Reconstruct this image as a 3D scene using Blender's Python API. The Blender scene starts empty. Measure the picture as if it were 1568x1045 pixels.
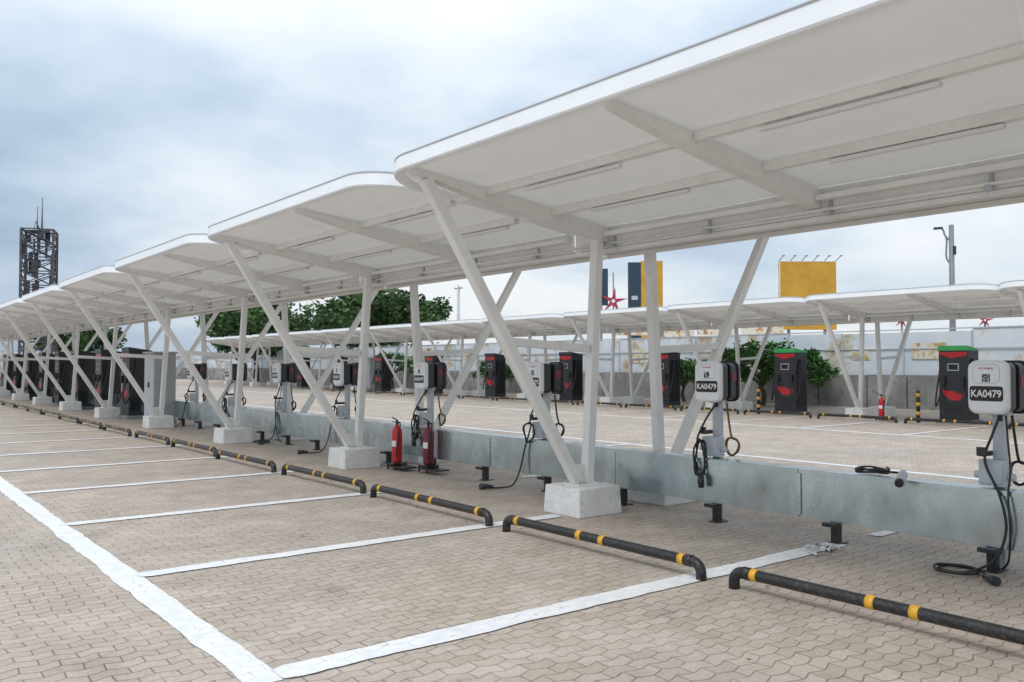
import bpy, bmesh, math, random
from mathutils import Vector, Matrix
random.seed(7)
scene = bpy.context.scene
scene.view_settings.view_transform = 'Standard'
scene.view_settings.look = 'None'
scene.view_settings.exposure = 0
COL = scene.collection

# ------------------------------------------------------------------ materials
def new_mat(name):
    m = bpy.data.materials.new(name); m.use_nodes = True
    nt = m.node_tree; nt.nodes.clear()
    out = nt.nodes.new('ShaderNodeOutputMaterial')
    b = nt.nodes.new('ShaderNodeBsdfPrincipled')
    nt.links.new(b.outputs[0], out.inputs[0])
    return m, nt, b, out

def N(nt, t, **kw):
    n = nt.nodes.new(t)
    for k, v in kw.items(): setattr(n, k, v)
    return n

def math_n(nt, op, a, b=None, c=None):
    n = nt.nodes.new('ShaderNodeMath'); n.operation = op
    for i, v in enumerate((a, b, c)):
        if v is None: continue
        if isinstance(v, (int, float)): n.inputs[i].default_value = v
        else: nt.links.new(v, n.inputs[i])
    return n.outputs[0]

def mixc(nt, fac, a, b, blend='MIX'):
    n = nt.nodes.new('ShaderNodeMix'); n.data_type = 'RGBA'; n.blend_type = blend
    for s, v in ((n.inputs[0], fac), (n.inputs[6], a), (n.inputs[7], b)):
        if isinstance(v, (int, float)): s.default_value = v
        elif isinstance(v, (tuple, list)): s.default_value = (*v[:3], 1)
        else: nt.links.new(v, s)
    return n.outputs[2]

def noise(nt, vec, scale, detail=4, rough=0.55):
    n = nt.nodes.new('ShaderNodeTexNoise')
    n.inputs['Scale'].default_value = scale; n.inputs['Detail'].default_value = detail
    n.inputs['Roughness'].default_value = rough
    if vec is not None: nt.links.new(vec, n.inputs['Vector'])
    return n.outputs['Fac']

def ramp(nt, fac, stops):
    n = nt.nodes.new('ShaderNodeValToRGB')
    cr = n.color_ramp
    while len(cr.elements) > 1: cr.elements.remove(cr.elements[-1])
    cr.elements[0].position = stops[0][0]
    def c4(c): return (c, c, c, 1) if isinstance(c, (int, float)) else (*c, 1)
    cr.elements[0].color = c4(stops[0][1])
    for p, c in stops[1:]:
        e = cr.elements.new(p); e.color = c4(c)
    nt.links.new(fac, n.inputs[0])
    return n.outputs[0]

def bump(nt, h, strength, dist, bsdf):
    n = nt.nodes.new('ShaderNodeBump'); n.inputs['Strength'].default_value = strength
    n.inputs['Distance'].default_value = dist
    nt.links.new(h, n.inputs['Height']); nt.links.new(n.outputs[0], bsdf.inputs['Normal'])

def simple(name, col, rough=0.5, metal=0.0, var=0.12, scale=3.0, dirt=None, bumps=0.0):
    """paint-like material with uneven tone"""
    m, nt, b, out = new_mat(name)
    geo = N(nt, 'ShaderNodeNewGeometry')
    f = noise(nt, geo.outputs['Position'], scale, 2)
    dark = tuple(c * (1 - var) for c in col); light = tuple(min(1, c * (1 + var * .6)) for c in col)
    c = ramp(nt, f, [(0.3, dark), (0.7, light)])
    if dirt:
        f2 = noise(nt, geo.outputs['Position'], scale * 4.3, 3, 0.7)
        fm = ramp(nt, f2, [(0.50, 0.0), (0.72, 1.0)])
        fm = math_n(nt, 'MULTIPLY', fm, dirt[1])
        c = mixc(nt, fm, c, dirt[0])
    nt.links.new(c, b.inputs['Base Color'])
    b.inputs['Roughness'].default_value = rough
    b.inputs['Metallic'].default_value = metal
    if bumps: bump(nt, noise(nt, geo.outputs['Position'], scale * 12, 2), bumps, 0.01, b)
    return m

def paver_nodes(nt):
    geo = N(nt, 'ShaderNodeNewGeometry')
    sep = N(nt, 'ShaderNodeSeparateXYZ'); nt.links.new(geo.outputs['Position'], sep.inputs[0])
    wn = nt.nodes.new('ShaderNodeTexNoise'); wn.inputs['Scale'].default_value = 0.9; wn.inputs['Detail'].default_value = 2
    nt.links.new(geo.outputs['Position'], wn.inputs['Vector'])
    wob = math_n(nt, 'MULTIPLY', math_n(nt, 'SUBTRACT', wn.outputs['Fac'], 0.5), 0.16)
    x = math_n(nt, 'ADD', sep.outputs[0], wob)
    tri = math_n(nt, 'PINGPONG', math_n(nt, 'DIVIDE', x, 0.095), 1.0)
    tri = math_n(nt, 'SMOOTH_MIN', tri, 0.8, 0.3)
    y = math_n(nt, 'ADD', math_n(nt, 'ADD', sep.outputs[1], wob), math_n(nt, 'MULTIPLY', tri, 0.036))
    comb = N(nt, 'ShaderNodeCombineXYZ')
    nt.links.new(x, comb.inputs[0]); nt.links.new(y, comb.inputs[1])
    br = N(nt, 'ShaderNodeTexBrick'); nt.links.new(comb.outputs[0], br.inputs['Vector'])
    br.offset = 0.5; br.inputs['Scale'].default_value = 1.0
    br.inputs['Color1'].default_value = (0, 0, 0, 1); br.inputs['Color2'].default_value = (1, 1, 1, 1)
    br.inputs['Mortar'].default_value = (0.5, 0.5, 0.5, 1)
    br.inputs['Mortar Size'].default_value = 0.0055
    br.inputs['Mortar Smooth'].default_value = 0.8
    br.inputs['Brick Width'].default_value = 0.19; br.inputs['Row Height'].default_value = 0.10
    return geo, br

def paver_mat():
    m, nt, b, out = new_mat('concrete_paver')
    geo, br = paver_nodes(nt)
    c = ramp(nt, br.outputs['Color'], [(0.0, (0.48, 0.395, 0.325)), (0.5, (0.53, 0.44, 0.365)), (1.0, (0.59, 0.50, 0.425))])
    big = noise(nt, geo.outputs['Position'], 0.33, 3, 0.6)
    c = mixc(nt, ramp(nt, big, [(0.38, 0.0), (0.66, 0.8)]), c, (0.43, 0.38, 0.335))
    mid = noise(nt, geo.outputs['Position'], 1.5, 5, 0.74)
    c = mixc(nt, ramp(nt, mid, [(0.50, 0.0), (0.70, 0.8)]), c, (0.64, 0.57, 0.50))
    c = mixc(nt, ramp(nt, mid, [(0.30, 0.55), (0.44, 0.0)]), c, (0.28, 0.235, 0.20))
    fine = noise(nt, geo.outputs['Position'], 38, 4, 0.75)
    c = mixc(nt, 0.55, c, ramp(nt, fine, [(0.3, 0.55), (0.7, 1.1)]), 'MULTIPLY')
    jf = math_n(nt, 'MULTIPLY', br.outputs['Fac'], ramp(nt, mid, [(0.35, 0.9), (0.60, 0.35)]))
    c = mixc(nt, jf, c, (0.16, 0.13, 0.105))
    nt.links.new(c, b.inputs['Base Color'])
    b.inputs['Roughness'].default_value = 0.75
    h = math_n(nt, 'SUBTRACT', math_n(nt, 'MULTIPLY', br.outputs['Color'], 0.4), br.outputs['Fac'])
    h = math_n(nt, 'ADD', h, math_n(nt, 'MULTIPLY', fine, 0.35))
    bump(nt, h, 0.7, 0.011, b)
    return m

def line_mat():
    m, nt, b, out = new_mat('road_paint_white')
    geo, br = paver_nodes(nt)
    f = noise(nt, geo.outputs['Position'], 5, 5, 0.75)
    c = ramp(nt, f, [(0.3, (0.68, 0.69, 0.70)), (0.55, (0.84, 0.85, 0.86))])
    c = mixc(nt, ramp(nt, f, [(0.60, 0.0), (0.70, 0.7)]), c, (0.50, 0.43, 0.36))
    jf = math_n(nt, 'MULTIPLY', br.outputs['Fac'], ramp(nt, f, [(0.45, 0.0), (0.62, 0.6)]))
    c = mixc(nt, jf, c, (0.3, 0.28, 0.26))
    nt.links.new(c, b.inputs['Base Color']); b.inputs['Roughness'].default_value = 0.6
    bump(nt, math_n(nt, 'SUBTRACT', 0.0, br.outputs['Fac']), 0.35, 0.006, b)
    return m

def membrane_mat():
    m, nt, b, out = new_mat('roof_membrane')
    geo = N(nt, 'ShaderNodeNewGeometry')
    f = noise(nt, geo.outputs['Position'], 1.3, 4, 0.65)
    c = ramp(nt, f, [(0.3, (0.76, 0.745, 0.71)), (0.7, (0.84, 0.83, 0.80))])
    nt.links.new(c, b.inputs['Base Color']); b.inputs['Roughness'].default_value = 0.5
    t = N(nt, 'ShaderNodeBsdfTranslucent'); t.inputs[0].default_value = (0.85, 0.835, 0.80, 1)
    mx = N(nt, 'ShaderNodeMixShader'); mx.inputs[0].default_value = 0.13
    nt.links.new(b.outputs[0], mx.inputs[1]); nt.links.new(t.outputs[0], mx.inputs[2])
    nt.links.new(mx.outputs[0], out.inputs[0])
    return m

def galv_mat():
    m, nt, b, out = new_mat('galvanised_steel')
    geo = N(nt, 'ShaderNodeNewGeometry')
    mp = N(nt, 'ShaderNodeMapping'); mp.inputs['Scale'].default_value = (1, 1.3, 0.8)
    nt.links.new(geo.outputs['Position'], mp.inputs[0])
    f = noise(nt, mp.outputs[0], 1.8, 5, 0.7)
    c = ramp(nt, f, [(0.3, (0.42, 0.51, 0.54)), (0.7, (0.64, 0.73, 0.76))])
    nt.links.new(c, b.inputs['Base Color']); b.inputs['Metallic'].default_value = 0.90
    nt.links.new(ramp(nt, f, [(0.3, 0.14), (0.7, 0.36)]), b.inputs['Roughness'])
    bump(nt, noise(nt, mp.outputs[0], 1.6, 1), 0.40, 0.04, b)
    return m

def leaf_mat(name, a, bcol):
    m, nt, b, out = new_mat(name)
    geo = N(nt, 'ShaderNodeNewGeometry')
    c = mixc(nt, geo.outputs['Random Per Island'], a, tuple(x * 1.25 for x in bcol))
    nt.links.new(c, b.inputs['Base Color']); b.inputs['Roughness'].default_value = 0.6
    return m

def sheet_wall_mat():
    m, nt, b, out = new_mat('weathered_white_sheet')
    geo = N(nt, 'ShaderNodeNewGeometry')
    f = noise(nt, geo.outputs['Position'], 0.6, 3, 0.6)
    c = ramp(nt, f, [(0.35, (0.62, 0.69, 0.77)), (0.65, (0.76, 0.81, 0.86))])
    r = noise(nt, geo.outputs['Position'], 0.55, 7, 0.72)
    c = mixc(nt, ramp(nt, r, [(0.54, 0.0), (0.57, 0.65)]), c, (0.60, 0.49, 0.30))
    c = mixc(nt, ramp(nt, r, [(0.595, 0.0), (0.62, 0.6)]), c, (0.36, 0.20, 0.12))
    nt.links.new(c, b.inputs['Base Color']); b.inputs['Roughness'].default_value = 0.5
    return m

def poster_mat():
    m, nt, b, out = new_mat('faded_poster')
    geo = N(nt, 'ShaderNodeNewGeometry')
    r = noise(nt, geo.outputs['Position'], 1.6, 4, 0.6)
    c = ramp(nt, r, [(0.36, (0.52, 0.18, 0.13)), (0.42, (0.72, 0.62, 0.42)), (0.50, (0.72, 0.72, 0.70)), (0.56, (0.62, 0.48, 0.18)), (0.64, (0.28, 0.19, 0.14))])
    nt.links.new(c, b.inputs['Base Color']); b.inputs['Roughness'].default_value = 0.6
    return m

M = {}
M['paver'] = paver_mat()
M['line'] = line_mat()
M['membrane'] = membrane_mat()
M['galv'] = galv_mat()
M['poster'] = poster_mat()
M['white_steel'] = simple('white_painted_steel', (0.80, 0.795, 0.77), 0.38, 0, 0.06, 2.0, ((0.48, 0.44, 0.39), 0.18))
M['fascia'] = simple('white_fascia', (0.88, 0.905, 0.93), 0.3, 0, 0.03, 2.0, ((0.6, 0.6, 0.6), 0.12))
M['grey_trim'] = simple('grey_trim', (0.42, 0.44, 0.46), 0.4)
M['concrete_white'] = simple('whitewashed_concrete', (0.80, 0.80, 0.785), 0.7, 0, 0.10, 5.0, ((0.40, 0.36, 0.31), 0.45), 0.35)
M['concrete'] = simple('grey_concrete', (0.31, 0.31, 0.30), 0.9, 0, 0.35, 0.9, ((0.14, 0.135, 0.13), 0.7))
M['black'] = simple('black_paint', (0.020, 0.020, 0.022), 0.38, 0, 0.3, 9.0, ((0.18, 0.15, 0.12), 0.35))
M['rubber'] = simple('black_rubber', (0.018, 0.018, 0.019), 0.5)
M['yellow'] = simple('yellow_paint', (0.78, 0.42, 0.03), 0.45, 0, 0.15, 12.0, ((0.25, 0.16, 0.05), 0.4))
M['white_plastic'] = simple('white_plastic', (0.82, 0.84, 0.86), 0.28, 0, 0.02)
M['light_grey'] = simple('light_grey_paint', (0.50, 0.54, 0.58), 0.4, 0, 0.08)
M['dark_plastic'] = simple('dark_plastic', (0.030, 0.032, 0.037), 0.35)
M['plate'] = simple('plate_black', (0.010, 0.010, 0.012), 0.25)
M['letter'] = simple('letter_white', (0.82, 0.82, 0.82), 0.5, 0, 0.02)
M['red'] = simple('red_paint', (0.58, 0.022, 0.03), 0.28, 0, 0.1)
M['dark_red'] = simple('dark_red_paint', (0.20, 0.02, 0.04), 0.35)
M['brown'] = simple('coil_ochre', (0.20, 0.12, 0.03), 0.6)
M['green'] = simple('green_plastic', (0.06, 0.50, 0.14), 0.4)
M['cabinet'] = simple('cabinet_grey', (0.40, 0.42, 0.41), 0.45, 0, 0.1)
M['rust'] = simple('dark_rusty_steel', (0.095, 0.095, 0.11), 0.7, 0.2, 0.4, 4.0)
M['billboard'] = simple('billboard_yellow', (0.60, 0.33, 0.035), 0.6, 0, 0.2, 0.6, ((0.45, 0.22, 0.03), 0.4))
M['navy'] = simple('navy_panel', (0.02, 0.05, 0.085), 0.4)
M['star'] = simple('star_red', (0.38, 0.04, 0.08), 0.5)
M['led'] = simple('diffuser_grey_white', (0.74, 0.74, 0.73), 0.4, 0, 0.02)
M['bark'] = simple('bark', (0.12, 0.085, 0.06), 0.9, 0, 0.4, 6.0)
M['leaf'] = leaf_mat('tree_leaf', (0.020, 0.048, 0.014), (0.06, 0.13, 0.03))
M['leaf2'] = leaf_mat('bush_leaf', (0.028, 0.085, 0.018), (0.07, 0.20, 0.035))
M['dry'] = leaf_mat('dry_leaf', (0.10, 0.06, 0.03), (0.22, 0.15, 0.07))
M['sheet'] = sheet_wall_mat()
M['pole'] = simple('pole_grey', (0.22, 0.23, 0.24), 0.5)
M['film'] = simple('clear_plastic_film', (0.62, 0.63, 0.64), 0.15, 0, 0.4, 20)

# ------------------------------------------------------------------ mesh helpers
class Part:
    def __init__(s, name, mat, bevel=0.0, recalc=True):
        s.name = name; s.mat = mat; s.bevel = bevel; s.v = []; s.f = []; s.sm = []; s.recalc = recalc
    def add(s, vs, fs, smooth=False):
        o = len(s.v); s.v += [tuple(p) for p in vs]
        for f in fs: s.f.append([i + o for i in f]); s.sm.append(smooth)
        return s
    def box(s, cx, cy, cz, sx, sy, sz, rz=0):
        vs = []
        c, n = math.cos(rz), math.sin(rz)
        for dx, dy, dz in ((-1,-1,-1),(1,-1,-1),(1,1,-1),(-1,1,-1),(-1,-1,1),(1,-1,1),(1,1,1),(-1,1,1)):
            x, y = dx*sx/2, dy*sy/2
            vs.append((cx + x*c - y*n, cy + x*n + y*c, cz + dz*sz/2))
        return s.add(vs, [(0,3,2,1),(4,5,6,7),(0,1,5,4),(1,2,6,5),(2,3,7,6),(3,0,4,7)])
    def beam(s, p0, p1, w, h, w1=None, h1=None):
        p0, p1 = Vector(p0), Vector(p1); d = (p1 - p0).normalized()
        up = Vector((0, 0, 1)) if abs(d.z) < 0.98 else Vector((1, 0, 0))
        a = d.cross(up).normalized(); b = a.cross(d).normalized()
        w1 = w1 or w; h1 = h1 or h
        vs = []
        for p, ww, hh in ((p0, w, h), (p1, w1, h1)):
            for i, j in ((-1,-1),(1,-1),(1,1),(-1,1)):
                vs.append(p + a*i*ww/2 + b*j*hh/2)
        return s.add(vs, [(0,1,2,3),(7,6,5,4),(0,4,5,1),(1,5,6,2),(2,6,7,3),(3,7,4,0)])
    def tube(s, pts, r, n=10, smooth=True, closed=False):
        pts = [Vector(p) for p in pts]
        rs = r if isinstance(r, (list, tuple)) else [r]*len(pts)
        vs = []; prev = None; L = len(pts)
        for i, p in enumerate(pts):
            d = (pts[min(i+1, L-1)] - pts[max(i-1, 0)])
            d = d.normalized() if d.length > 1e-7 else Vector((0,0,1))
            if prev is None:
                up = Vector((0,0,1)) if abs(d.z) < 0.9 else Vector((1,0,0))
                a = d.cross(up).normalized()
            else:
                a = (prev - d*prev.dot(d)).normalized()
            prev = a; b = d.cross(a)
            for k in range(n):
                t = 2*math.pi*k/n
                vs.append(p + (a*math.cos(t) + b*math.sin(t))*rs[i])
        o = len(s.v); s.v += [tuple(p) for p in vs]
        for i in range(L-1):
            for k in range(n):
                s.f.append([o+i*n+k, o+i*n+(k+1)%n, o+(i+1)*n+(k+1)%n, o+(i+1)*n+k]); s.sm.append(smooth)
        s.f.append([o+k for k in range(n)][::-1]); s.sm.append(False)
        s.f.append([o+(L-1)*n+k for k in range(n)]); s.sm.append(False)
        return s
    def prism_x(s, prof, x0, x1, cham=0.0, both=False):
        n = len(prof); cy = sum(p[0] for p in prof)/n; cz = sum(p[1] for p in prof)/n
        rings = []
        sg = 1 if x1 > x0 else -1
        def shr(a):
            out = []
            for y, z in prof:
                dy, dz = y-cy, z-cz; l = math.hypot(dy, dz) or 1
                out.append((cy+dy*(1-a/l), cz+dz*(1-a/l)))
            return out
        if cham:
            for t in (0, 22, 45, 67):
                a = math.radians(t); rings.append((x0+sg*cham*(1-math.cos(a)), shr(cham*(1-math.sin(a)))))
            rings.append((x0+sg*cham, prof))
        else: rings.append((x0, prof))
        rings.append((x1, prof))
        vs = []; fs = []
        for x, pr in rings: vs += [(x, y, z) for y, z in pr]
        for i in range(len(rings)-1):
            for k in range(n): fs.append((i*n+k, i*n+(k+1)%n, (i+1)*n+(k+1)%n, (i+1)*n+k))
        s.add(vs, fs, bool(cham))
        o = len(s.v) - len(vs)
        s.f.append([o+i for i in range(n)][::-1]); s.sm.append(False)
        s.f.append([o+(len(rings)-1)*n+i for i in range(n)]); s.sm.append(False)
        return s
    def mesh(s):
        me = bpy.data.meshes.new(s.name + '_mesh')
        me.from_pydata(s.v, [], s.f); me.update()
        me.polygons.foreach_set('use_smooth', s.sm)
        if s.recalc:
            bm = bmesh.new(); bm.from_mesh(me); bmesh.ops.recalc_face_normals(bm, faces=bm.faces); bm.to_mesh(me); bm.free()
        me.materials.append(s.mat)
        return me

def rrect(w, h, r, cy=0, cz=0, n=6):
    out = []
    for sx, sy, a0 in ((1,1,0),(-1,1,90),(-1,-1,180),(1,-1,270)):
        for i in range(n+1):
            a = math.radians(a0 + 90*i/n)
            out.append((cy + sx*(w/2-r) + r*math.cos(a), cz + sy*(h/2-r) + r*math.sin(a)))
    return out

def catmull(pts, k=8):
    P = [Vector(p) for p in pts]; P = [P[0]] + P + [P[-1]]; out = []
    for i in range(1, len(P)-2):
        for j in range(k):
            t = j/k
            out.append(0.5*((2*P[i]) + (-P[i-1]+P[i+1])*t + (2*P[i-1]-5*P[i]+4*P[i+1]-P[i+2])*t*t + (-P[i-1]+3*P[i]-3*P[i+1]+P[i+2])*t**3))
    out.append(P[-2]); return out

def template(parts): return [(p.name, p.mesh(), p.bevel) for p in parts]

def place(name, tmpl, loc=(0,0,0), rz=0, scale=1.0):
    e = bpy.data.objects.new(name, None); e.empty_display_size = 0.3
    COL.objects.link(e); e.location = loc; e.rotation_euler = (0, 0, rz); e.scale = (scale,)*3
    for pn, me, bv in tmpl:
        o = bpy.data.objects.new(pn, me); COL.objects.link(o); o.parent = e
        if bv:
            md = o.modifiers.new('bevel', 'BEVEL'); md.width = bv; md.segments = 2
            md.limit_method = 'ANGLE'; md.angle_limit = math.radians(40)
    return e

def single(part, name=None, loc=(0,0,0)):
    o = bpy.data.objects.new(name or part.name, part.mesh()); COL.objects.link(o); o.location = loc
    if part.bevel:
        md = o.modifiers.new('bevel', 'BEVEL'); md.width = part.bevel; md.segments = 2
        md.limit_method = 'ANGLE'; md.angle_limit = math.radians(40)
    return o

def text_part(name, body, size, mat, x, y, z, extr=0.002, wmax=None):
    """text facing -X, centred at (x,y,z), fitted to width wmax"""
    cu = bpy.data.curves.new(name, 'FONT'); cu.body = body; cu.size = size; cu.extrude = extr
    cu.align_x = 'CENTER'; cu.align_y = 'CENTER'; cu.offset = size*0.02
    ob = bpy.data.objects.new(name, cu); COL.objects.link(ob)
    dg = bpy.context.evaluated_depsgraph_get()
    me = bpy.data.meshes.new_from_object(ob.evaluated_get(dg))
    bpy.data.objects.remove(ob)
    xs = [v.co.x for v in me.vertices]; ys = [v.co.y for v in me.vertices]
    mx_, my_ = (min(xs)+max(xs))/2, (min(ys)+max(ys))/2
    k = min(1.0, wmax/(max(xs)-min(xs))) if wmax else 1.0
    for v in me.vertices:
        a, b, c = v.co; v.co = (x - c, y - (a-mx_)*k, z + (b-my_))
    me.materials.clear(); me.materials.append(mat)
    return (name, me, 0)

# ------------------------------------------------------------------ key dimensions (metres)
PITCH = 2.62; BAY = 5.24
CX = 7.0            # centreline of the charging island
COL0 = 6.89         # first portal frame

# ------------------------------------------------------------------ ground
g = Part('paved_ground', M['paver'])
g.add([(-300,-300,0),(400,-300,0),(400,500,0),(-300,500,0)], [(0,1,2,3)])
single(g)

def ragged_strip(p, x0, y0, x1, y1, w, z=0.004, amp=0.008):
    L = math.hypot(x1-x0, y1-y0); n = max(2, int(L/0.08))
    dx, dy = (x1-x0)/L, (y1-y0)/L; nx, ny = -dy, dx
    vs = []; fs = []
    ja = jb = 0
    for i in range(n+1):
        t = L*i/n
        ja = ja*0.7 + random.uniform(-amp, amp); jb = jb*0.7 + random.uniform(-amp, amp)
        e = 0.02 if i in (0, n) else 0
        vs.append((x0+dx*t+nx*(w/2+ja-e), y0+dy*t+ny*(w/2+ja-e), z))
        vs.append((x0+dx*t-nx*(w/2+jb-e), y0+dy*t-ny*(w/2+jb-e), z))
        if i: fs.append((2*i-2, 2*i-1, 2*i+1, 2*i))
    p.add(vs, fs)

ln = Part('parking_line_markings', M['line'], recalc=False)
def line_y(x, y0, y1, w=0.17): ragged_strip(ln, x, y0, x, y1, w)
def line_x(y, x0, x1, w=0.15): ragged_strip(ln, x0, y, x1, y, w, 0.008)
line_y(1.72, 4.27-0.09, 62, 0.20)
for k in range(0, 22):
    y = 4.27 + PITCH*k
    line_x(y, 1.80, 7.02 if k == 0 else (6.0 if k == 1 else 5.6), 0.20 if k == 0 else 0.17)
line_y(12.5, -8, 62, 0.16); line_y(18.9, -2, 62, 0.16)
for k in range(-4, 22):
    y = 4.27 + PITCH*k
    line_x(y, 7.6, 12.41, 0.13); line_x(y+0.4, 18.99, 23.2, 0.13)
single(ln)

# wind-blown dry leaves and grit
lt_ = Part('dry_leaf_litter', M['dry'], recalc=False)
rl = random.Random(31)
for i in range(420):
    if rl.random() < .45: x, y = 6.6+rl.gauss(0,.35), rl.uniform(1,30)
    elif rl.random() < .5: x, y = rl.uniform(2,24), rl.uniform(1,35)
    else: x, y = 5.08+rl.gauss(0,.15), rl.uniform(1,25)
    a = rl.uniform(0,6.28); s_ = rl.uniform(.008,.028)
    u = Vector((math.cos(a),math.sin(a),rl.uniform(-.2,.2)))*s_; w_ = Vector((-math.sin(a),math.cos(a),rl.uniform(-.4,.4)))*s_*.45
    q = Vector((x,y,.014+s_*.3)); lt_.add([q-u,q+w_,q+u,q-w_],[(0,1,2,3)])
single(lt_)

# ------------------------------------------------------------------ canopy template
XF = 2.90       # horizontal reach of a wing from centreline
XG = 0.29       # membrane inner edge from centreline
ZF, ZG = 3.43, 3.12
R = 0.55
def zmem(u):    # u = distance from centreline
    t = (u - XG)/(XF - XG)
    return ZG + (ZF-ZG)*t + 0.02*math.sin(math.pi*t)

def canopy_template(length):
    y1 = 0.50; y0 = 0.50 - (length - 0.04)
    mem = Part('membrane', M['membrane'], recalc=False)
    fas = Part('edge_fascia', M['fascia'])
    cap = Part('edge_trim', M['grey_trim'])
    st = Part('rafters', M['white_steel'], 0.004)
    pu = Part('purlins', M['white_steel'])
    gt = Part('gutter_beam', M['white_steel'], 0.006)
    led = Part('light_battens', M['led'], 0.004)
    cl = Part('brackets', M['grey_trim'])
    nraf = int(round(length/PITCH))
    for sg in (-1, 1):
        us = [XG + (XF-R-XG)*i/8 for i in range(9)] + [XF - R + R*math.sin(math.radians(a)) for a in (12,24,36,48,60,70,78,84,90)]
        rows = []
        for u in us:
            q = u - (XF - R)
            ins = R - math.sqrt(max(0, R*R - q*q)) if q > 0 else 0
            rows.append((u, y0 + ins, y1 - ins))
        NY = max(8, int(length/0.33)); vs = []; fs = []
        for u, a, b in rows:
            for j in range(NY+1):
                yy = a + (b-a)*j/NY
                ph = abs(math.sin(math.pi*(yy)/PITCH))
                vs.append((sg*u, yy, zmem(u) - 0.014*ph + 0.02))
        W = NY+1
        for i in range(len(rows)-1):
            for j in range(NY): fs.append((i*W+j, i*W+j+1, (i+1)*W+j+1, (i+1)*W+j))
        mem.add(vs, fs, True)
        out = [(u, b) for u, a, b in rows] + [(XF, rows[-1][2] - (rows[-1][2]-rows[-1][1])*k/6) for k in range(1, 6)] + [(u, a) for u, a, b in reversed(rows)]
        def sweep(part, sec, smooth):
            vs = []; fs = []; n = len(out); m = len(sec)
            for i, (u, y) in enumerate(out):
                p, q = out[max(0,i-1)], out[min(n-1,i+1)]
                dx, dy = q[0]-p[0], q[1]-p[1]; l = math.hypot(dx, dy) or 1
                nx, ny = -dy/l, dx/l
                if (nx*(u-1.5) + ny*(y-(y0+y1)/2)) < 0: nx, ny = -nx, -ny
                z = zmem(u)
                for off, zz in sec: vs.append((sg*(u+nx*off), y+ny*off, z+zz))
            for i in range(n-1):
                for k in range(m):
                    part.add([vs[i*m+k], vs[i*m+(k+1)%m], vs[(i+1)*m+(k+1)%m], vs[(i+1)*m+k]], [(0,1,2,3)], False)
            part.add([vs[k] for k in range(m)], [tuple(range(m))]); part.add(vs[-m:], [tuple(range(m))])
        sweep(fas, [(-0.07, 0.010), (-0.015, -0.028), (0.030, -0.030), (0.042, -0.016), (0.026, 0.112), (0.014, 0.122), (-0.05, 0.122), (-0.07, 0.04)], False)
        sweep(cap, [(0.034, 0.108), (0.034, 0.116), (0.022, 0.127), (0.022, 0.108)], False)
        for k in range(nraf):
            y = -PITCH*k
            w = 0.12
            prof = [(XG-0.0, ZG-0.17), (XG-0.0, ZG-0.0), (1.6, zmem(1.6)+0.002), (XF-0.10, zmem(XF-.10)-0.002), (XF-0.10, zmem(XF-.10)-0.03), (XF-0.8, zmem(XF-.8)-0.11), (1.6, zmem(1.6)-0.14)]
            vs = [(sg*a, y-w/2, b) for a, b in prof] + [(sg*a, y+w/2, b) for a, b in prof]
            m = len(prof)
            st.add(vs, [tuple(range(m)), tuple(range(m, 2*m))[::-1]] + [(i, (i+1)%m, m+(i+1)%m, m+i) for i in range(m)])
        for k in range(nraf + 1):
            a = y1 - 0.04 if k == 0 else -PITCH*(k-1) - 0.062
            b = 0.062 if k == 0 else (-PITCH*k + 0.062 if k < nraf else y0 + 0.04)
            for u, dz in ((1.10, 0.075), (1.95, 0.065)):
                pu.box(sg*u, (a+b)/2, zmem(u)+0.002-dz/2, 0.07, abs(a-b), dz)
            if k >= 1:
                c = (-PITCH*(k-1)) - PITCH/2
                for u in (1.10, 1.95):
                    zz = zmem(u) - 0.004 - 0.068
                    led.box(sg*u, c+0.05, zz-0.024, 0.05, 1.25, 0.03)
                    cl.box(sg*u, c-0.35, zz-0.004, 0.03, 0.04, 0.01); cl.box(sg*u, c+0.45, zz-0.004, 0.03, 0.04, 0.01)
    yc = (y0+y1)/2; L = y1-y0
    gt.box(-0.27, yc, 3.025, 0.035, L, 0.25); gt.box(0.27, yc, 3.025, 0.035, L, 0.25)
    gt.box(0, yc, 2.91, 0.50, L, 0.016)
    gt.box(-0.215, yc, 2.878, 0.05, L, 0.045); gt.box(0.215, yc, 2.878, 0.05, L, 0.045)
    for k in range(nraf):
        a = -PITCH*k - 0.063; b = -PITCH*(k+1) + 0.063 if k < nraf-1 else y0+.02
        gt.box(-0.36, (a+b)/2, 3.035, 0.07, abs(a-b), 0.05); gt.box(0.36, (a+b)/2, 3.035, 0.07, abs(a-b), 0.05)
    k = y1 - 0.65
    while k > y0:
        cl.box(-0.297, k, 2.95, 0.02, 0.03, 0.12); cl.box(0.297, k, 2.95, 0.02, 0.03, 0.12)
        cl.box(-0.335, k, 2.895, 0.06, 0.06, 0.035)
        k -= 1.31
    pipe = Part('conduit', M['white_steel'])
    pipe.tube([(-0.335, y0+.02, 2.93), (-0.335, y1-.02, 2.93)], 0.016, 8)
    return template([mem, fas, cap, st, pu, gt, led, cl, pipe])

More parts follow.
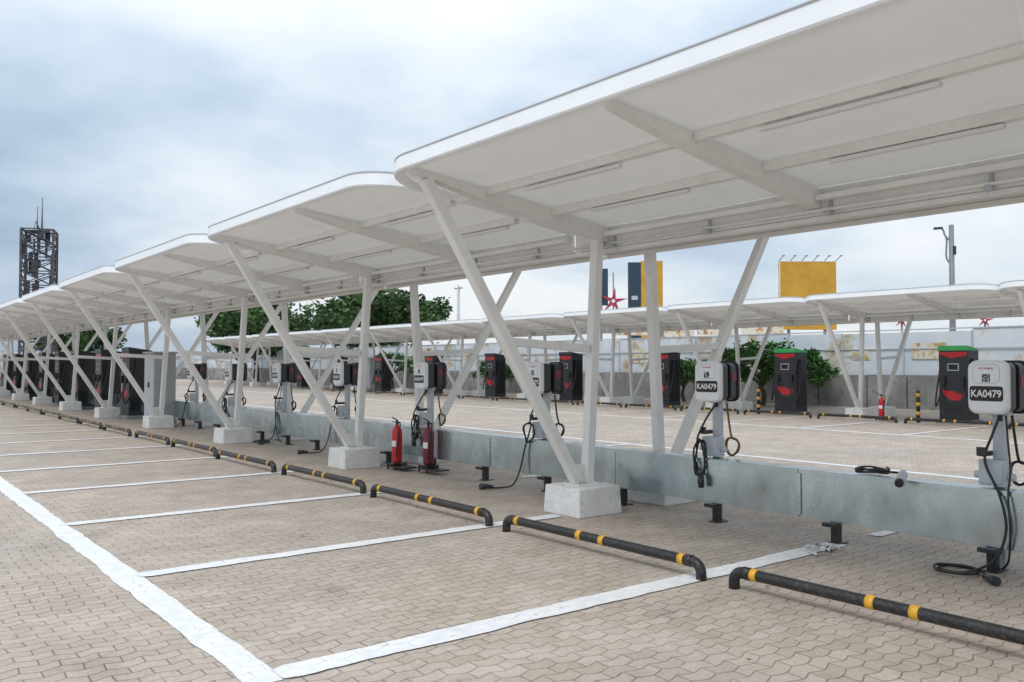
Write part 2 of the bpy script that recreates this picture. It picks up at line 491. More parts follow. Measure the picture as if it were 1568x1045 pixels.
def support_template():
    st = Part('posts_and_struts', M['white_steel'], 0.008)
    bl = Part('footings', M['concrete_white'], 0.012)
    pl = Part('base_plates', M['white_steel'], 0.003)
    bt = Part('bolts', M['grey_trim'])
    for sg in (-1, 1):
        c = 0.65
        w0, w1, d0, d1, h = 0.62, 0.59, 0.58, 0.55, 0.30
        vs = [(sg*c+i*w/2, j*d/2, z) for z, w, d in ((0, w0, d0), (h, w1, d1)) for i, j in ((-1,-1),(1,-1),(1,1),(-1,1))]
        bl.add(vs, [(0,3,2,1),(4,5,6,7),(0,1,5,4),(1,2,6,5),(2,3,7,6),(3,0,4,7)])
        pl.box(sg*(c-0.02), 0, h+0.008, 0.36, 0.26, 0.016)
        for i in (-1, 1):
            for j in (-1, 1):
                bt.tube([(sg*(c-0.02)+i*0.15, j*0.10, h+0.012), (sg*(c-0.02)+i*0.15, j*0.10, h+0.06)], 0.011, 6, False)
        st.beam((sg*0.58, 0, h+0.014), (sg*0.42, 0, 2.975), 0.105, 0.105)
        st.beam((sg*0.72, 0, h+0.014), (sg*2.66, 0, zmem(2.66)-0.05), 0.10, 0.11)
        st.beam((sg*0.56, 0, 1.77), (sg*(0.72+1.94*0.50), 0, 1.83), 0.07, 0.085)
        vs = [(sg*a, y, z) for y in (-0.006, 0.006) for a, z in ((0.56, h+.016), (0.80, h+.016), (0.86, h+.22), (0.56, h+.22))]
        pl.add(vs, [(0,1,2,3),(7,6,5,4),(0,4,5,1),(1,5,6,2),(2,6,7,3),(3,7,4,0)])
    return template([st, bl, pl, bt])

T_can = canopy_template(BAY); T_long = canopy_template(2*BAY); T_sup = support_template()
for k in range(0, 11):
    y = COL0 + BAY*k
    place('parking_canopy', T_long if k == 0 else T_can, (CX, y, 0))
    place('canopy_support_frame', T_sup, (CX, y, 0))
place('canopy_support_frame', T_sup, (CX, COL0-BAY, 0))
R2X = 24.5
for k in range(-2, 11):
    y = 13.8 + BAY*k
    place('parking_canopy', T_can, (R2X, y, 0))
    place('canopy_support_frame', T_sup, (R2X, y, 0))

# ------------------------------------------------------------------ cable tray
b_ = Part('trunking_body', M['galv'], 0.004); c_ = Part('trunking_lid', M['galv'], 0.003); f_ = Part('support_feet', M['black'], 0.003)
rnd = random.Random(9)
for i in range(25):
    y = i*2.4; j = rnd.uniform(-.004, .004)
    b_.box(j, y+1.2, 0.41, 0.15, 2.392, 0.43)
    c_.box(j, y+1.2, 0.632, 0.172, 2.397, 0.012)
    c_.box(j-0.0845, y+1.2, 0.612, 0.003, 2.397, 0.028)
    b_.box(-0.0825, y+2.398, 0.405, 0.004, 0.05, 0.38)
y = 0
while y < 59:
    f_.box(-0.02, y-0.02, 0.10, 0.07, 0.07, 0.19)
    f_.box(-0.115, y-0.02, 0.175, 0.06, 0.13, 0.035)
    f_.box(0.0, y-0.02, 0.008, 0.16, 0.12, 0.012)
    y += 1.325
place('cable_trunking', template([b_, c_, f_]), (7.06, -4.95, 0))

# ------------------------------------------------------------------ wheel stops
def wheel_stop_template(L=2.36):
    r = 0.040; z = 0.125; h = L/2; e = 0.075
    bk = Part('pipe', M['black']); yl = Part('yellow_bands', M['yellow'])
    pts = [(0, -h, 0.0), (0, -h, z-e)]
    for i in range(1, 6):
        a = math.radians(90*i/5); pts.append((0, -h+e-e*math.cos(a), z-e+e*math.sin(a)))
    pts.append((0, 0, z))
    m = [(x, -yy, zz) for x, yy, zz in reversed(pts[:-1])]
    bk.tube(pts + m, r, 14)
    for s in (-1, 1):
        bk.tube([(0, s*(h-e-0.005), z), (0, s*(h-e-0.07), z)], r+0.005, 14)
        yl.tube([(0, s*(h-e-0.075), z), (0, s*(h-e-0.13), z)], r+0.003, 14)
        yl.tube([(0, s*0.14-0.028, z), (0, s*0.14+0.028, z)], r+0.003, 14)
    return template([bk, yl])
T_ws = wheel_stop_template()
for k in range(0, 20):
    place('wheel_stop', T_ws, (5.08 + random.uniform(-.03,.03), 2.72 + 2.655*k, 0), math.radians(random.uniform(-.9,.9)))
for k in range(-2, 16):
    place('wheel_stop', T_ws, (22.7, 8.0 + 2.62*k, 0))

# ------------------------------------------------------------------ AC charger
def ac_charger(cable_kind, seed=0, label='KA0479'):
    rnd = random.Random(seed)
    ZC = 1.42
    body = Part('back_housing', M['dark_plastic'], 0.006)
    body.prism_x(rrect(0.275, 0.38, 0.05, 0, ZC), -0.15, -0.03)
    body.prism_x(rrect(0.275, 0.38, 0.05, 0, ZC), 0.15, 0.03)
    body.box(0, 0, ZC, 0.06, 0.16, 0.30)
    front = Part('front_cover', M['white_plastic'])
    front.prism_x(rrect(0.30, 0.42, 0.07, 0, ZC), -0.215, -0.15, 0.035)
    rear = Part('rear_cover', M['dark_plastic'])
    rear.prism_x(rrect(0.30, 0.42, 0.07, 0, ZC), 0.215, 0.15, 0.035)
    rim = Part('cover_rim', M['light_grey'])
    rim.prism_x(rrect(0.205, 0.15, 0.045, 0, ZC+0.105), -0.2165, -0.2145)
    face = Part('display_panel', M['white_plastic'])
    face.prism_x(rrect(0.195, 0.14, 0.04, 0, ZC+0.105), -0.2178, -0.2165)
    qr = Part('code_label', M['plate'])
    qr.box(-0.2185, 0.0, 1.492, 0.002, 0.06, 0.06)
    qr2 = Part('code_marks', M['letter'])
    for i in range(22):
        qr2.box(-0.220, rnd.uniform(-.024,.024), 1.492+rnd.uniform(-.024,.024), 0.001, 0.006, 0.006)
    plr = Part('plate_border', M['letter']); plr.prism_x(rrect(0.262, 0.128, 0.024, 0, 1.372), -0.2175, -0.2145)
    pl = Part('number_plate', M['plate']); pl.prism_x(rrect(0.25, 0.115, 0.02, 0, 1.372), -0.2195, -0.2175)
    lg = text_part('maker_label', 'EV CHARGE', 0.020, M['red'], -0.219, 0, 1.567, 0.0006, 0.15)
    tx = text_part('plate_number', label, 0.078, M['letter'], -0.2205, 0, 1.372, 0.0008, 0.225)
    post = Part('post', M['light_grey'], 0.005)
    post.box(0, 0, 0.615, 0.075, 0.085, 1.22)
    post.box(0, 0, 1.225, 0.09, 0.15, 0.06)
    jb = Part('junction_box', M['light_grey'], 0.006)
    jb.box(-0.095, 0.0, 0.755, 0.11, 0.20, 0.20)
    jb.box(-0.155, 0.0, 0.755, 0.010, 0.17, 0.16)
    jb.tube([(-0.095, -0.1, 0.73), (-0.095, -0.15, 0.73)], 0.03, 8)
    jb.tube([(-0.095, 0.1, 0.73), (-0.095, 0.15, 0.73)], 0.03, 8)
    cb = Part('charging_cable', M['rubber']); r = 0.0105
    cb.tube([(-0.11, -0.05, 1.215), (-0.11, -0.05, 1.16)], 0.018, 10)
    gun = Part('connector', M['dark_plastic'])
    if cable_kind == 'drape':
        pts = [(-0.11,-.05,1.2),(-0.13,.0,1.05),(-0.19,.03,0.85),(-0.24,-.10,0.6),(-0.26,-.15,0.35),(-0.30,-.08,0.12),(-.42,.08,0.015),(-.46,.26,.015),(-.3,.28,.015),(-.26,.12,.015),(-.38,.0,.02),(-.55,.03,.03),(-.58,.2,.03),(-.42,.3,.035),(-.28,.16,.03),(-.36,-.02,.03),(-.5,-.12,.015)]
        cb.tube(catmull(pts, 10), r, 10)
        gun.tube([(-.5,-.10,.03),(-.56,-.18,.035),(-.62,-.24,.04)], [0.02,0.03,0.035], 12)
        cb.tube(catmull([(-0.10,-.09,1.2),(-0.14,-.12,1.0),(-0.20,-.16,0.8),(-0.24,-.16,0.6),(-0.26,-.18,0.35),(-0.20,-.14,.12),(-.1,-.05,.02)], 10), 0.008, 8)
    elif cable_kind == 'coil':
        pts = [(-0.11,-.05,1.2),(-0.17,.03,1.05),(-0.25,.09,0.85)]
        for i in range(40):
            a = math.radians(90 + i*30); q = 1 + 0.10*math.sin(i*1.7)
            pts.append((-0.235 + 0.03*math.sin(i*0.9), 0.07 + 0.060*q*math.cos(a), 0.64 + 0.18*q*math.sin(a)))
        cb.tube(catmull(pts, 4), r, 8)
        gun.tube([(-.27,.04,.48),(-.29,.03,.42),(-.28,.03,.35)], [0.028,0.035,0.03], 12)
    else:
        pts = [(-0.11,-.05,1.2),(-0.18,.05,1.0),(-0.22,.06,0.86)]
        for i in range(26):
            a = math.radians(90 + i*30); q = 1 + 0.06*math.sin(i*2.1)
            pts.append((-0.24 + 0.02*math.sin(i), 0.06 + 0.11*q*math.cos(a), 0.72 + 0.12*q*math.sin(a)))
        pts += [(-0.26,.12,.5),(-0.30,.16,.25),(-.38,.2,.06),(-.5,.28,.02),(-.62,.34,.02)]
        cb.tube(catmull(pts, 5), r, 8)
        gun.tube([(-.60,.33,.03),(-.68,.38,.04),(-.76,.40,.04)], [0.02,0.032,0.04], 12)
    rc = Part('rear_cable_coil', M['brown'])
    pts = [(0.11,-.04,1.2),(0.13,-.06,.95)]
    for i in range(38):
        a = math.radians(90 + i*30)
        pts.append((0.16+0.02*math.sin(i), -0.07 + 0.075*math.cos(a), 0.74+0.09*math.sin(a)))
    (rc if cable_kind == 'coil' else cb).tube(catmull(pts, 4), r*1.05, 8)
    holder = Part('cable_hook', M['dark_plastic'], 0.004)
    holder.box(-0.11, 0.06, 0.90, 0.15, 0.04, 0.04); holder.box(-0.19, 0.06, 0.92, 0.025, 0.06, 0.07)
    st = Part('warning_sticker', M['dark_red']); st.box(0.09, -0.1395, 1.47, 0.09, 0.003, 0.1)
    ps_ = [body, front, rear, rim, face, qr, qr2, pl, plr, post, jb, cb, gun, holder, st]
    if rc.v: ps_.append(rc)
    return template(ps_) + [lg, tx]
T_a = ac_charger('drape', 1); T_b = ac_charger('coil', 2); T_c = ac_charger('ring', 3)
for k in range(0, 8):
    t = (T_a, T_b, T_c, T_b, T_c, T_a, T_b, T_c)[k]
    place('ev_wall_charger_on_post', t, (7.20, 2.98 + 2.76*k, 0), math.radians((-2, 8, -2, 3, 0, 0, 1, -1)[k]))

# loose coil and connector lying on the trunking
cc = Part('cable_loops', M['rubber'])
pts = []
for i in range(30):
    a = math.radians(i*36); pts.append((0.12*math.cos(a)*(1+.12*math.sin(i)), 0.14*math.sin(a), 0.013+0.0012*i+.012*math.sin(a*1.3)**2))
cc.tube(catmull(pts, 4), 0.009, 8)
cc.tube(catmull([(0.12,0,.02),(0.05,-.2,.03),(-.02,-.3,.05),(-.08,-.34,.03)], 6), 0.010, 8)
cg = Part('connector_gun', M['light_grey'], 0.004)
cg.tube([(-.05,-.30,.045),(-.14,-.34,.03),(-.22,-.36,-.01)], [0.03,0.04,0.042], 12)
cg2 = Part('connector_nose', M['dark_plastic']); cg2.tube([(-.215,-.358,-.008),(-.25,-.367,-.024)], [0.034,0.034], 12)
place('charging_cable_coil', template([cc, cg, cg2]), (7.08, 3.98, 0.645))

# ------------------------------------------------------------------ fire extinguisher
def extinguisher_template(mat):
    b = Part('cylinder_body', mat)
    prof = [(-0.004,0.045),(0.0,0.06),(0.02,0.068),(0.05,0.072),(0.40,0.072),(0.45,0.064),(0.48,0.045),(0.50,0.025),(0.53,0.022)]
    b.tube([(0,0,0.02+z) for z, r in prof], [r for z, r in prof], 18)
    v = Part('valve_and_handle', M['black'], 0.003)
    v.tube([(0,0,.54),(0,0,.60)], 0.02, 10); v.beam((0,0,.60),(0,.13,.63),.02,.015); v.beam((0,0,.57),(0,.12,.575),.02,.012)
    h = Part('hose', M['rubber']); h.tube(catmull([(0,-.02,.57),(0,-.08,.56),(-.03,-.11,.45),(-.05,-.09,.25),(-.05,-.075,.1)],6), 0.011, 8)
    l = Part('label', M['letter'])
    vs=[];fs=[]
    for i in range(9):
        a = math.radians(150+i*10); vs += [(0.0735*math.cos(a),0.0735*math.sin(a),.24),(0.0735*math.cos(a),0.0735*math.sin(a),.32)]
        if i: fs.append((2*i-2,2*i,2*i+1,2*i-1))
    l.add(vs,fs,True)
    s = Part('stand', M['black'], 0.003)
    s.box(0.0,-0.12,-0.03,.22,.46,.02)
    for i in (-1,1):
        for j in (-1,1): s.box(i*.09,j*.09,-.03,.02,.02,.1)
    s.box(0,0,0.0,.2,.2,.014)
    return template([b,v,h,l,s])
T_ex = extinguisher_template(M['red']); T_ex2 = extinguisher_template(M['dark_red'])
place('fire_extinguisher', T_ex, (6.72, 11.45, 0.085), 0, 1.1)
place('fire_extinguisher', T_ex2, (6.86, 10.78, 0.10), 0, 1.1)
place('fire_extinguisher', T_ex, (23.2, 12.75, 0.085), 0, 1.1)

# ------------------------------------------------------------------ DC fast chargers
def dc_template(green=True):
    b = Part('cabinet', M['dark_plastic'], 0.015)
    b.box(0,0,1.03,0.62,0.78,1.86)
    base = Part('plinth', M['concrete'], 0.01); base.box(0,0,0.05,0.75,0.92,0.10)
    top = Part('sloped_top', M['green'] if green else M['dark_plastic'], 0.01)
    prof = [(-0.33,1.962),(0.33,1.962),(0.33,2.0),(-0.33,2.10)]
    vs = [(x,-0.40,z) for x,z in prof]+[(x,0.40,z) for x,z in prof]
    top.add(vs,[(0,1,2,3),(7,6,5,4),(0,4,5,1),(1,5,6,2),(2,6,7,3),(3,7,4,0)])
    side = Part('side_panels', M['plate'], 0.004)
    for s in (-1,1): side.box(0,s*0.394,1.0,0.5,0.008,1.5)
    for i in range(9):
        side.box(-0.313,0,0.28+i*0.035,0.008,0.5,0.014)
    r = Part('red_graphic', M['red'])
    vs=[];fs=[]
    for i in range(15):
        t = i/14; a = math.radians(205+i*9.3)
        for rr in (0.33-.18*math.sin(math.pi*t)-.02,0.34): vs.append((-0.315, rr*math.cos(a), 0.98+rr*math.sin(a)*1.2+.1*t))
        if i: fs.append((2*i-2,2*i,2*i+1,2*i-1))
    r.add(vs,fs)
    r.add([(-0.315,-.36,1.93),(-0.315,.36,1.93),(-0.315,.36,1.87),(-0.315,0.05,1.76),(-0.315,-.36,1.83)],[(0,1,2,3,4)])
    sc = Part('screen', M['light_grey'], 0.003); sc.box(-0.317,0,1.52,0.012,0.30,0.20)
    sc2 = Part('screen_glass', M['plate']); sc2.box(-0.324,0,1.52,0.004,0.25,0.15)
    h = Part('plug_holsters', M['rubber'], 0.006)
    h.box(-0.34,0.25,1.15,0.07,0.10,0.22); h.box(-0.34,-0.25,1.15,0.07,0.10,0.22)
    h.tube(catmull([(-.36,.25,1.1),(-.44,.3,.75),(-.42,.42,.45),(-.3,.48,.7),(-.15,.46,1.3),(-.1,.42,1.75)],6),0.022,8)
    h.tube(catmull([(-.36,-.25,1.1),(-.44,-.3,.75),(-.42,-.42,.45),(-.3,-.48,.7),(-.15,-.46,1.3),(-.1,-.42,1.75)],6),0.022,8)
    return template([b,base,top,side,r,sc,sc2,h])
T_dc = dc_template(); T_dk = dc_template(False)
for k in range(-1, 9): place('dc_fast_charger', T_dc if k < 2 else T_dk, (23.95, 10.95 + BAY*k, 0))
for k in range(0, 8):  place('dc_fast_charger', T_dk, (6.95, 27.0 + 3.4*k, 0))

def bollard_template():
    b = Part('post', M['black']); y = Part('bands', M['yellow'])
    b.tube([(0,0,0),(0,0,.85),(0,0,.88)], [.05,.05,.03], 12)
    for z in (.2,.45,.7): y.tube([(0,0,z),(0,0,z+.1)], .053, 12)
    return template([b,y])
T_bo = bollard_template()
place('bollard', T_bo, (23.3, 11.75, 0)); place('bollard', T_bo, (23.3, 16.95, 0)); place('bollard', T_bo, (23.3, 27.3, 0))

# ------------------------------------------------------------------ electrical cabinet
cb = Part('enclosure', M['cabinet'], 0.012); cb.box(0,0,1.0,0.55,0.9,1.75)
cr = Part('rain_hood', M['cabinet'], 0.01); cr.box(0,0,1.905,0.66,1.0,0.05)
cp = Part('plinth', M['concrete'], 0.01); cp.box(0,0,0.06,0.6,0.95,0.12)
cd = Part('doors', M['light_grey'], 0.004); cd.box(-0.281,-.22,1.0,0.012,0.42,1.6); cd.box(-0.281,.22,1.0,0.012,0.42,1.6)
ch = Part('door_handles', M['black']); ch.box(-0.295,-.04,1.05,0.02,0.02,.14); ch.box(-0.295,.04,1.05,0.02,0.02,.14)
T_cb = template([cb,cr,cp,cd,ch])
place('electrical_cabinet', T_cb, (6.75, 23.9, 0)); place('electrical_cabinet', T_cb, (24.6, 45, 0))

# ------------------------------------------------------------------ plastic scrap on the line end
ps = Part('crumpled_plastic_wrap', M['film']); rnd = random.Random(4)
n = 14; vs=[];fs=[]
for i in range(n):
    for j in range(n):
        vs.append((i*.030+rnd.uniform(-.016,.016)+j*.008, j*.018+rnd.uniform(-.012,.012), max(.012, rnd.uniform(.0,.05)*(1-abs(i-8)/9))))
        if i and j and rnd.random() < .6: fs.append(((i-1)*n+j-1,i*n+j-1,i*n+j,(i-1)*n+j))
ps.add(vs,fs); ps.recalc=False; single(ps, loc=(6.42,4.12,0.0))

# ------------------------------------------------------------------ boundary walls
def wall(name, p0, p1, posters=0):
    """precast slab base with sheet metal hoarding above"""
    p0, p1 = Vector(p0), Vector(p1); L = (p1-p0).length; ang = math.atan2(p1.y-p0.y, p1.x-p0.x)
    c = Part('concrete_slabs', M['concrete'], 0.015); s = Part('sheet_panels', M['sheet']); f = Part('panel_frame', M['light_grey'])
    po = Part('posters', M['poster'])
    rnd = random.Random(len(name)); x = 0
    while x < L:
        w = rnd.choice((1.5,1.5,2.0))
        c.box(x+w/2, rnd.uniform(-.03,.03), 0.6, w-.04, 0.14, 1.2+rnd.uniform(-.06,.10)); x += w
    x = 0
    while x < L:
        w = 2.4; h = rnd.uniform(-.06,.06)
        s.box(x+w/2, 0.35+rnd.uniform(-.015,.015), 1.45+h/2, w-.012, 0.02, 2.7+h)
        f.box(x, 0.32, 1.4, 0.05, 0.04, 2.72)
        if posters and rnd.random() < .33: po.box(x+rnd.uniform(.7,1.6), 0.315, rnd.uniform(1.7,2.35), rnd.uniform(.6,1.3), 0.01, rnd.uniform(.35,.7))
        x += w
    f.box(L/2, 0.30, 2.15, L, 0.03, 0.04); f.box(L/2, 0.36, 2.84, L, 0.09, 0.04)
    return place(name, template([c,s,f]+([po] if po.v else [])), (p0.x,p0.y,0), ang)
wall('boundary_wall', (30, 95, 0), (30, -20, 0), 1)
wall('boundary_wall', (-60, 95, 0), (30, 95, 0))

# ------------------------------------------------------------------ vegetation
def tree_template(h, cr, cz, seed, clumps=46, leaves=150, leaf=0.20, mat=None):
    rnd = random.Random(seed)
    t = Part('trunk_and_limbs', M['bark']); lf = Part('foliage', mat or M['leaf'], recalc=False)
    base = h - 2*cz
    t.tube(catmull([(0,0,0),(.1,0,base*.5),(0,.1,base),(.1,0,h-cz)],5), [0.26*(1-.6*i/15)*min(1,h/6) for i in range(16)], 10)
    for c in range(clumps):
        while True:
            p = Vector((rnd.uniform(-1,1), rnd.uniform(-1,1), rnd.uniform(-1,1)))
            if 0.25 < p.length < 1: break
        p = Vector((p.x*cr, p.y*cr, h-cz+p.z*cz*(1-.25*abs(p.x))))
        if c % 3 == 0:
            s = Vector((0,0,base*rnd.uniform(.8,1.3)))
            k_ = min(1,h/6); t.tube([s, s.lerp(p,.5)+Vector((0,0,.3*k_)), p], [.08*k_,.05*k_,.02*k_], 6)
        rr = rnd.uniform(.14,.27)*cr
        for k in range(leaves):
            d = Vector((rnd.gauss(0,1), rnd.gauss(0,1), rnd.gauss(0,.7))).normalized()*rr*rnd.uniform(.35,1.1)
            q = p + d; a = rnd.uniform(.6,1.3)*leaf
            u = Vector((rnd.uniform(-1,1),rnd.uniform(-1,1),rnd.uniform(-.6,.6))).normalized(); w = u.cross(Vector((rnd.uniform(-1,1),rnd.uniform(-1,1),rnd.uniform(-1,1)))).normalized()
            lf.add([q-u*a, q+w*a*.45, q+u*a, q-w*a*.45], [(0,1,2,3)])
    return template([t, lf])
T_t1 = tree_template(7.9, 5.2, 2.5, 11, 70, 130, .27); T_t2 = tree_template(6.8, 4.8, 2.2, 12, 60, 120, .27)
place('broadleaf_tree', T_t1, (33.2, 59, 0)); place('broadleaf_tree', T_t2, (28.3, 72.0, 0), 1.2, 1.05)
place('broadleaf_tree', T_t2, (20, 100, 0), 3.2, 0.9); place('broadleaf_tree', T_t1, (5, 104, 0), .2, 0.75)
T_b1 = tree_template(2.55, 1.7, 0.85, 21, 40, 100, .10, M['leaf2'])
place('bush', T_b1, (28.3, 20.4, 0), 0, 1.0); place('bush', T_b1, (28.6, 24.6, 0), 2, .78); place('bush', T_b1, (28.3, 18.9, 0), 4, .85)
place('bush', T_b1, (28.4, 49, 0), 1, .95); place('bush', T_b1, (28.4, 38, 0), 3, .7)

# ------------------------------------------------------------------ skyline objects
def facing(x, y): return math.atan2(-y, -x) - math.pi
bb = Part('panel', M['billboard'], .02); bb.box(0,0,7.6,.25,5.0,6.0)
bs = Part('steel_frame', M['pole'])
for yy in (-1.6,1.6): bs.box(.25,yy,5.2,.22,.22,10.4)
for i in range(6): bs.beam((.0,-2.5+i,10.6),(-.9,-2.6+i,10.95),.05,.05); bs.box(-.95,-2.6+i,10.95,.25,.18,.08)
for z in (5.4,7.8,10.2): bs.box(.2,0,z,.1,5.0,.1)
bt = Part('white_border', M['letter']); bt.box(-.135,2.47,7.6,.02,.06,6.0); bt.box(-.135,0,10.57,.02,5.0,.05)
place('billboard', template([bb,bs,bt]), (66.5,43.2,0), facing(66.5,43.2)+.35)
ta = Part('navy_panel', M['navy'], .02); ta.box(0,.85,6.2,.5,.95,6.2)
tb2 = Part('yellow_panel', M['billboard'], .02); tb2.box(0.05,-.45,6.3,.5,1.64,6.2)
tcn = Part('legs', M['pole']); tcn.box(0,.8,1.6,.2,.2,3.2); tcn.box(0,-.4,1.6,.2,.2,3.2)
tw = Part('emblem', M['light_grey']); tw.box(-.26,.85,6.6,.02,.45,.3)
place('totem_sign', template([ta,tb2,tcn,tw]), (48,45,0), facing(48,45)+.1)
def star_tmpl(r, z, pole):
    s = Part('star', M['star']); c = Part('emblem_centre', M['letter']); p = Part('pole', M['pole'])
    vs = []
    for i in range(10):
        a = math.radians(90+36*i+8); rr = r if i%2==0 else r*.24
        vs.append((rr*math.cos(a), z+rr*math.sin(a)))
    n=10
    s.add([(-.06,a,b) for a,b in vs]+[(.06,a,b) for a,b in vs], [tuple(range(n)),tuple(range(n,2*n))[::-1]]+[(i,(i+1)%n,n+(i+1)%n,n+i) for i in range(n)])
    c.prism_x([(r*.13*math.cos(k*.628),z+r*.13*math.sin(k*.628)) for k in range(10)], -.08,-.05)
    p.tube([(.1,0,0),(.1,0,pole)], .05, 8)
    return template([s,c,p])
place('star_sign', star_tmpl(1.0, 6.0, 8.0), (42.5,42.9,0), facing(42.5,42.9))
T_s = star_tmpl(.45, 3.9, 4.2)
place('star_sign', T_s, (43.8,22.9,0), facing(43.8,22.9)); place('star_sign', T_s, (47.2,20.2,0), facing(47.2,20.2))
bp = Part('pole', M['pole']); bp.tube([(0,0,0),(0,0,8.6)], .08, 8)
bq = Part('banner', M['navy'], .01); bq.box(0,-.28,7.0,.05,.4,2.6)
place('banner_pole', template([bp,bq]), (42.0,43.6,0), facing(42,43))
sl = Part('mast', M['pole']); sl.tube([(0,0,0),(0,0,4),(0,0,8.1)], [.15,.13,.11], 10)
sl.tube(catmull([(0,0,7.3),(0,.25,7.6),(0,.35,7.9),(0,.5,8.0)],6), .04, 8); sl.tube(catmull([(0,.0,6.2),(0,.22,6.6),(0,.2,7.4),(0,.3,7.7)],6), .04, 8)
sh = Part('lamp_head', M['dark_plastic'], .01); sh.box(0,.55,7.98,.2,.4,.10); sh.box(0,-.12,6.9,.2,.15,.4)
place('street_lamp', template([sl,sh]), (40.8,18.9,0), facing(40.8,18.9))
pp = Part('shaft', M['light_grey']); pp.tube([(0,0,0),(0,0,7.1)], [.13,.1], 10)
pq = Part('cross_arm', M['pole']); pq.box(0,0,6.9,.1,.9,.08)
place('utility_pole', template([pp,pq]), (34,49.6,0))
hp = Part('panels', M['poster']); hl = Part('legs', M['pole'])
for i in range(4): hp.box(0, i*3.0, 3.9+.15*(i%2), .1, 2.8, .8); hl.box(.1, i*3.0, 1.75, .1, .1, 3.5)
place('roadside_hoarding', template([hp,hl]), (50, 36, 0), facing(50,40))
# lattice tower
lt = Part('lattice', M['rust']); W = 1.15; H = 12.5
rnd = random.Random(5)
for sx in (-1,1):
    for sy in (-1,1): lt.beam((sx*W,sy*W,0),(sx*W,sy*W,H),.17,.17)
nz = 11; cs = [(-W,-W),(W,-W),(W,W),(-W,W)]
for i in range(nz):
    z0 = H*i/nz; z1 = H*(i+1)/nz
    for k in range(4):
        a, b = cs[k], cs[(k+1)%4]
        lt.beam((*a,z1),(*b,z1),.09,.09); lt.beam((*a,z0),(*b,z1),.07,.07); lt.beam((*b,z0),(*a,z1),.07,.07)
    lt.beam((-W,-W+.5*W,z0),(W,W-.5*W,z1),.07,.07); lt.beam((W,-W+.5*W,z0),(-W,W-.5*W,z1),.07,.07)
ltp = Part('panels', M['rust']); ltp.box(-.2,.1,H-.1,1.9,1.9,.06)
for i in range(26): ltp.box(rnd.uniform(-1,1),rnd.uniform(-1,1),H-rnd.uniform(.3,8),rnd.uniform(.1,.45),rnd.uniform(.1,.45),rnd.uniform(.4,1.9))
lta = Part('antenna', M['pole']); lta.tube([(.2,-.2,H),(.2,-.2,H+2.7)], [.08,.05], 6); lta.tube([(-.1,-.5,H),(-.1,-.5,H+1.9)], [.06,.04], 6); lta.tube([(-.5,.9,H),(-.5,.9,H+.6)], .05, 6); lta.beam((.0,-2.1,H+.45),(0,.2,H+.1),.08,.08)
place('lattice_tower', template([lt,ltp,lta]), (12.7,79.0,0), -.3)

# ------------------------------------------------------------------ world / light
w = bpy.data.worlds.new("World"); scene.world = w; w.use_nodes = True
nt = w.node_tree; nt.nodes.clear()
out = N(nt, 'ShaderNodeOutputWorld')
SUN_EL, SUN_AZ = math.radians(58), math.radians(250)   # azimuth measured clockwise from +Y
sky = N(nt, 'ShaderNodeTexSky'); sky.sky_type = 'NISHITA'; sky.sun_disc = False
sky.sun_elevation = SUN_EL; sky.sun_rotation = SUN_AZ
b1 = N(nt, 'ShaderNodeBackground'); b1.inputs[1].default_value = 0.10; nt.links.new(sky.outputs[0], b1.inputs[0])
tc_ = N(nt, 'ShaderNodeTexCoord'); sp = N(nt, 'ShaderNodeSeparateXYZ'); nt.links.new(tc_.outputs['Generated'], sp.inputs[0])
zc = math_n(nt, 'MAXIMUM', sp.outputs[2], 0.0)
den = math_n(nt, 'ADD', zc, 0.24)
cx = math_n(nt, 'DIVIDE', sp.outputs[0], den); cy = math_n(nt, 'DIVIDE', sp.outputs[1], den)
cmb = N(nt, 'ShaderNodeCombineXYZ'); nt.links.new(cx, cmb.inputs[0]); nt.links.new(cy, cmb.inputs[1]); cmb.inputs[2].default_value = 3.3
n1 = noise(nt, cmb.outputs[0], 1.0, 6, 0.5)
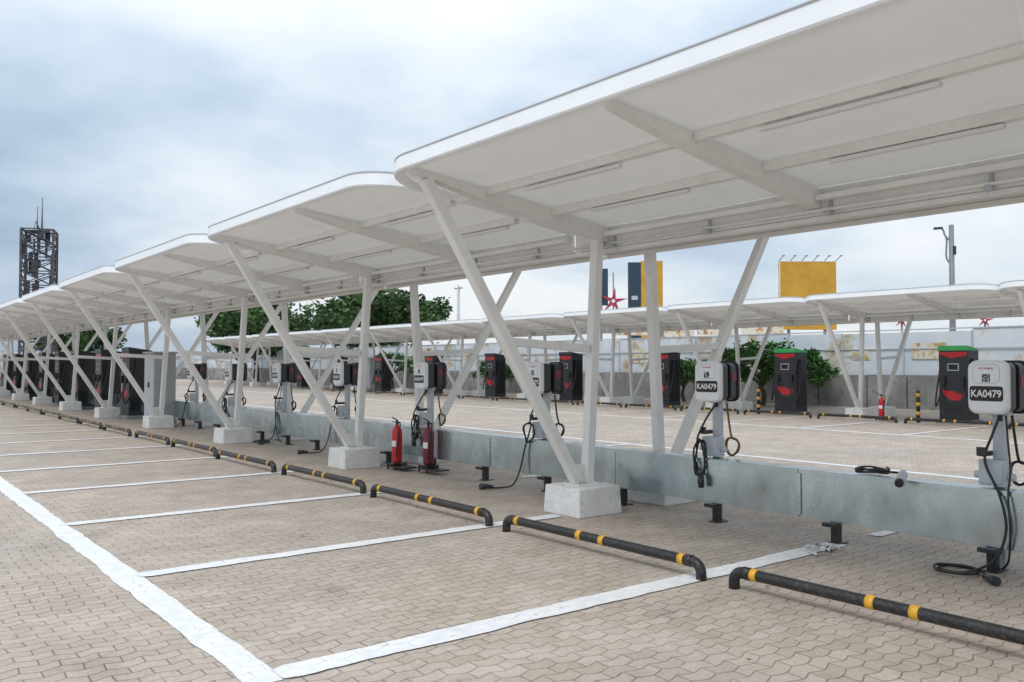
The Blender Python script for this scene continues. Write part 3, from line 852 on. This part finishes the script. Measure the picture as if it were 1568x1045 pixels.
def lobe(v, k0, k1, amt):
    d = N(nt, 'ShaderNodeVectorMath', operation='DOT_PRODUCT'); nt.links.new(tc_.outputs['Generated'], d.inputs[0]); d.inputs[1].default_value = v
    mr = N(nt, 'ShaderNodeMapRange', interpolation_type='SMOOTHSTEP'); nt.links.new(d.outputs['Value'], mr.inputs[0])
    mr.inputs[1].default_value = k0; mr.inputs[2].default_value = k1; mr.inputs[3].default_value = 0; mr.inputs[4].default_value = amt
    return mr.outputs[0]
n1 = math_n(nt, 'ADD', n1, lobe((.397,.85,.346), .92, 1.0, 0.12))     # thin bright cloud
n1 = math_n(nt, 'ADD', n1, lobe((.167,.962,.214), .965, 1.0, -0.09))  # thicker grey bank
n1 = math_n(nt, 'ADD', n1, lobe((.85,.5,.17), .90, 1.0, 0.05))
cloud = ramp(nt, n1, [(0.34, (0.37, 0.48, 0.62)), (0.47, (0.57, 0.68, 0.80)), (0.56, (0.76, 0.83, 0.90)), (0.67, (0.91, 0.94, 0.97))])
gain = math_n(nt, 'ADD', 0.98, math_n(nt, 'MULTIPLY', zc, 0.75))
vm = N(nt, 'ShaderNodeVectorMath', operation='SCALE'); nt.links.new(cloud, vm.inputs[0]); nt.links.new(gain, vm.inputs['Scale'])
b2 = N(nt, 'ShaderNodeBackground'); b2.inputs[1].default_value = 1.0; nt.links.new(vm.outputs[0], b2.inputs[0])
mx = N(nt, 'ShaderNodeMixShader'); mx.inputs[0].default_value = 0.88
nt.links.new(b1.outputs[0], mx.inputs[1]); nt.links.new(b2.outputs[0], mx.inputs[2]); nt.links.new(mx.outputs[0], out.inputs[0])

sd = bpy.data.lights.new('sun', 'SUN'); sd.energy = 1.2; sd.angle = math.radians(25); sd.color = (1.0, 0.95, 0.88)
so = bpy.data.objects.new('sun', sd); COL.objects.link(so)
to_sun = Vector((math.sin(SUN_AZ)*math.cos(SUN_EL), math.cos(SUN_AZ)*math.cos(SUN_EL), math.sin(SUN_EL)))
so.rotation_euler = to_sun.to_track_quat('Z', 'Y').to_euler(); so.location = (0,0,30)

# ------------------------------------------------------------------ camera
cd = bpy.data.cameras.new('camera'); cam = bpy.data.objects.new('camera', cd); COL.objects.link(cam)
cd.sensor_width = 36; cd.lens = 30.24; cd.clip_end = 2000; cd.clip_start = 0.05
cam.location = (0, 0, 1.6); cam.rotation_euler = (math.radians(91.54), 0, math.radians(-38))
scene.camera = cam
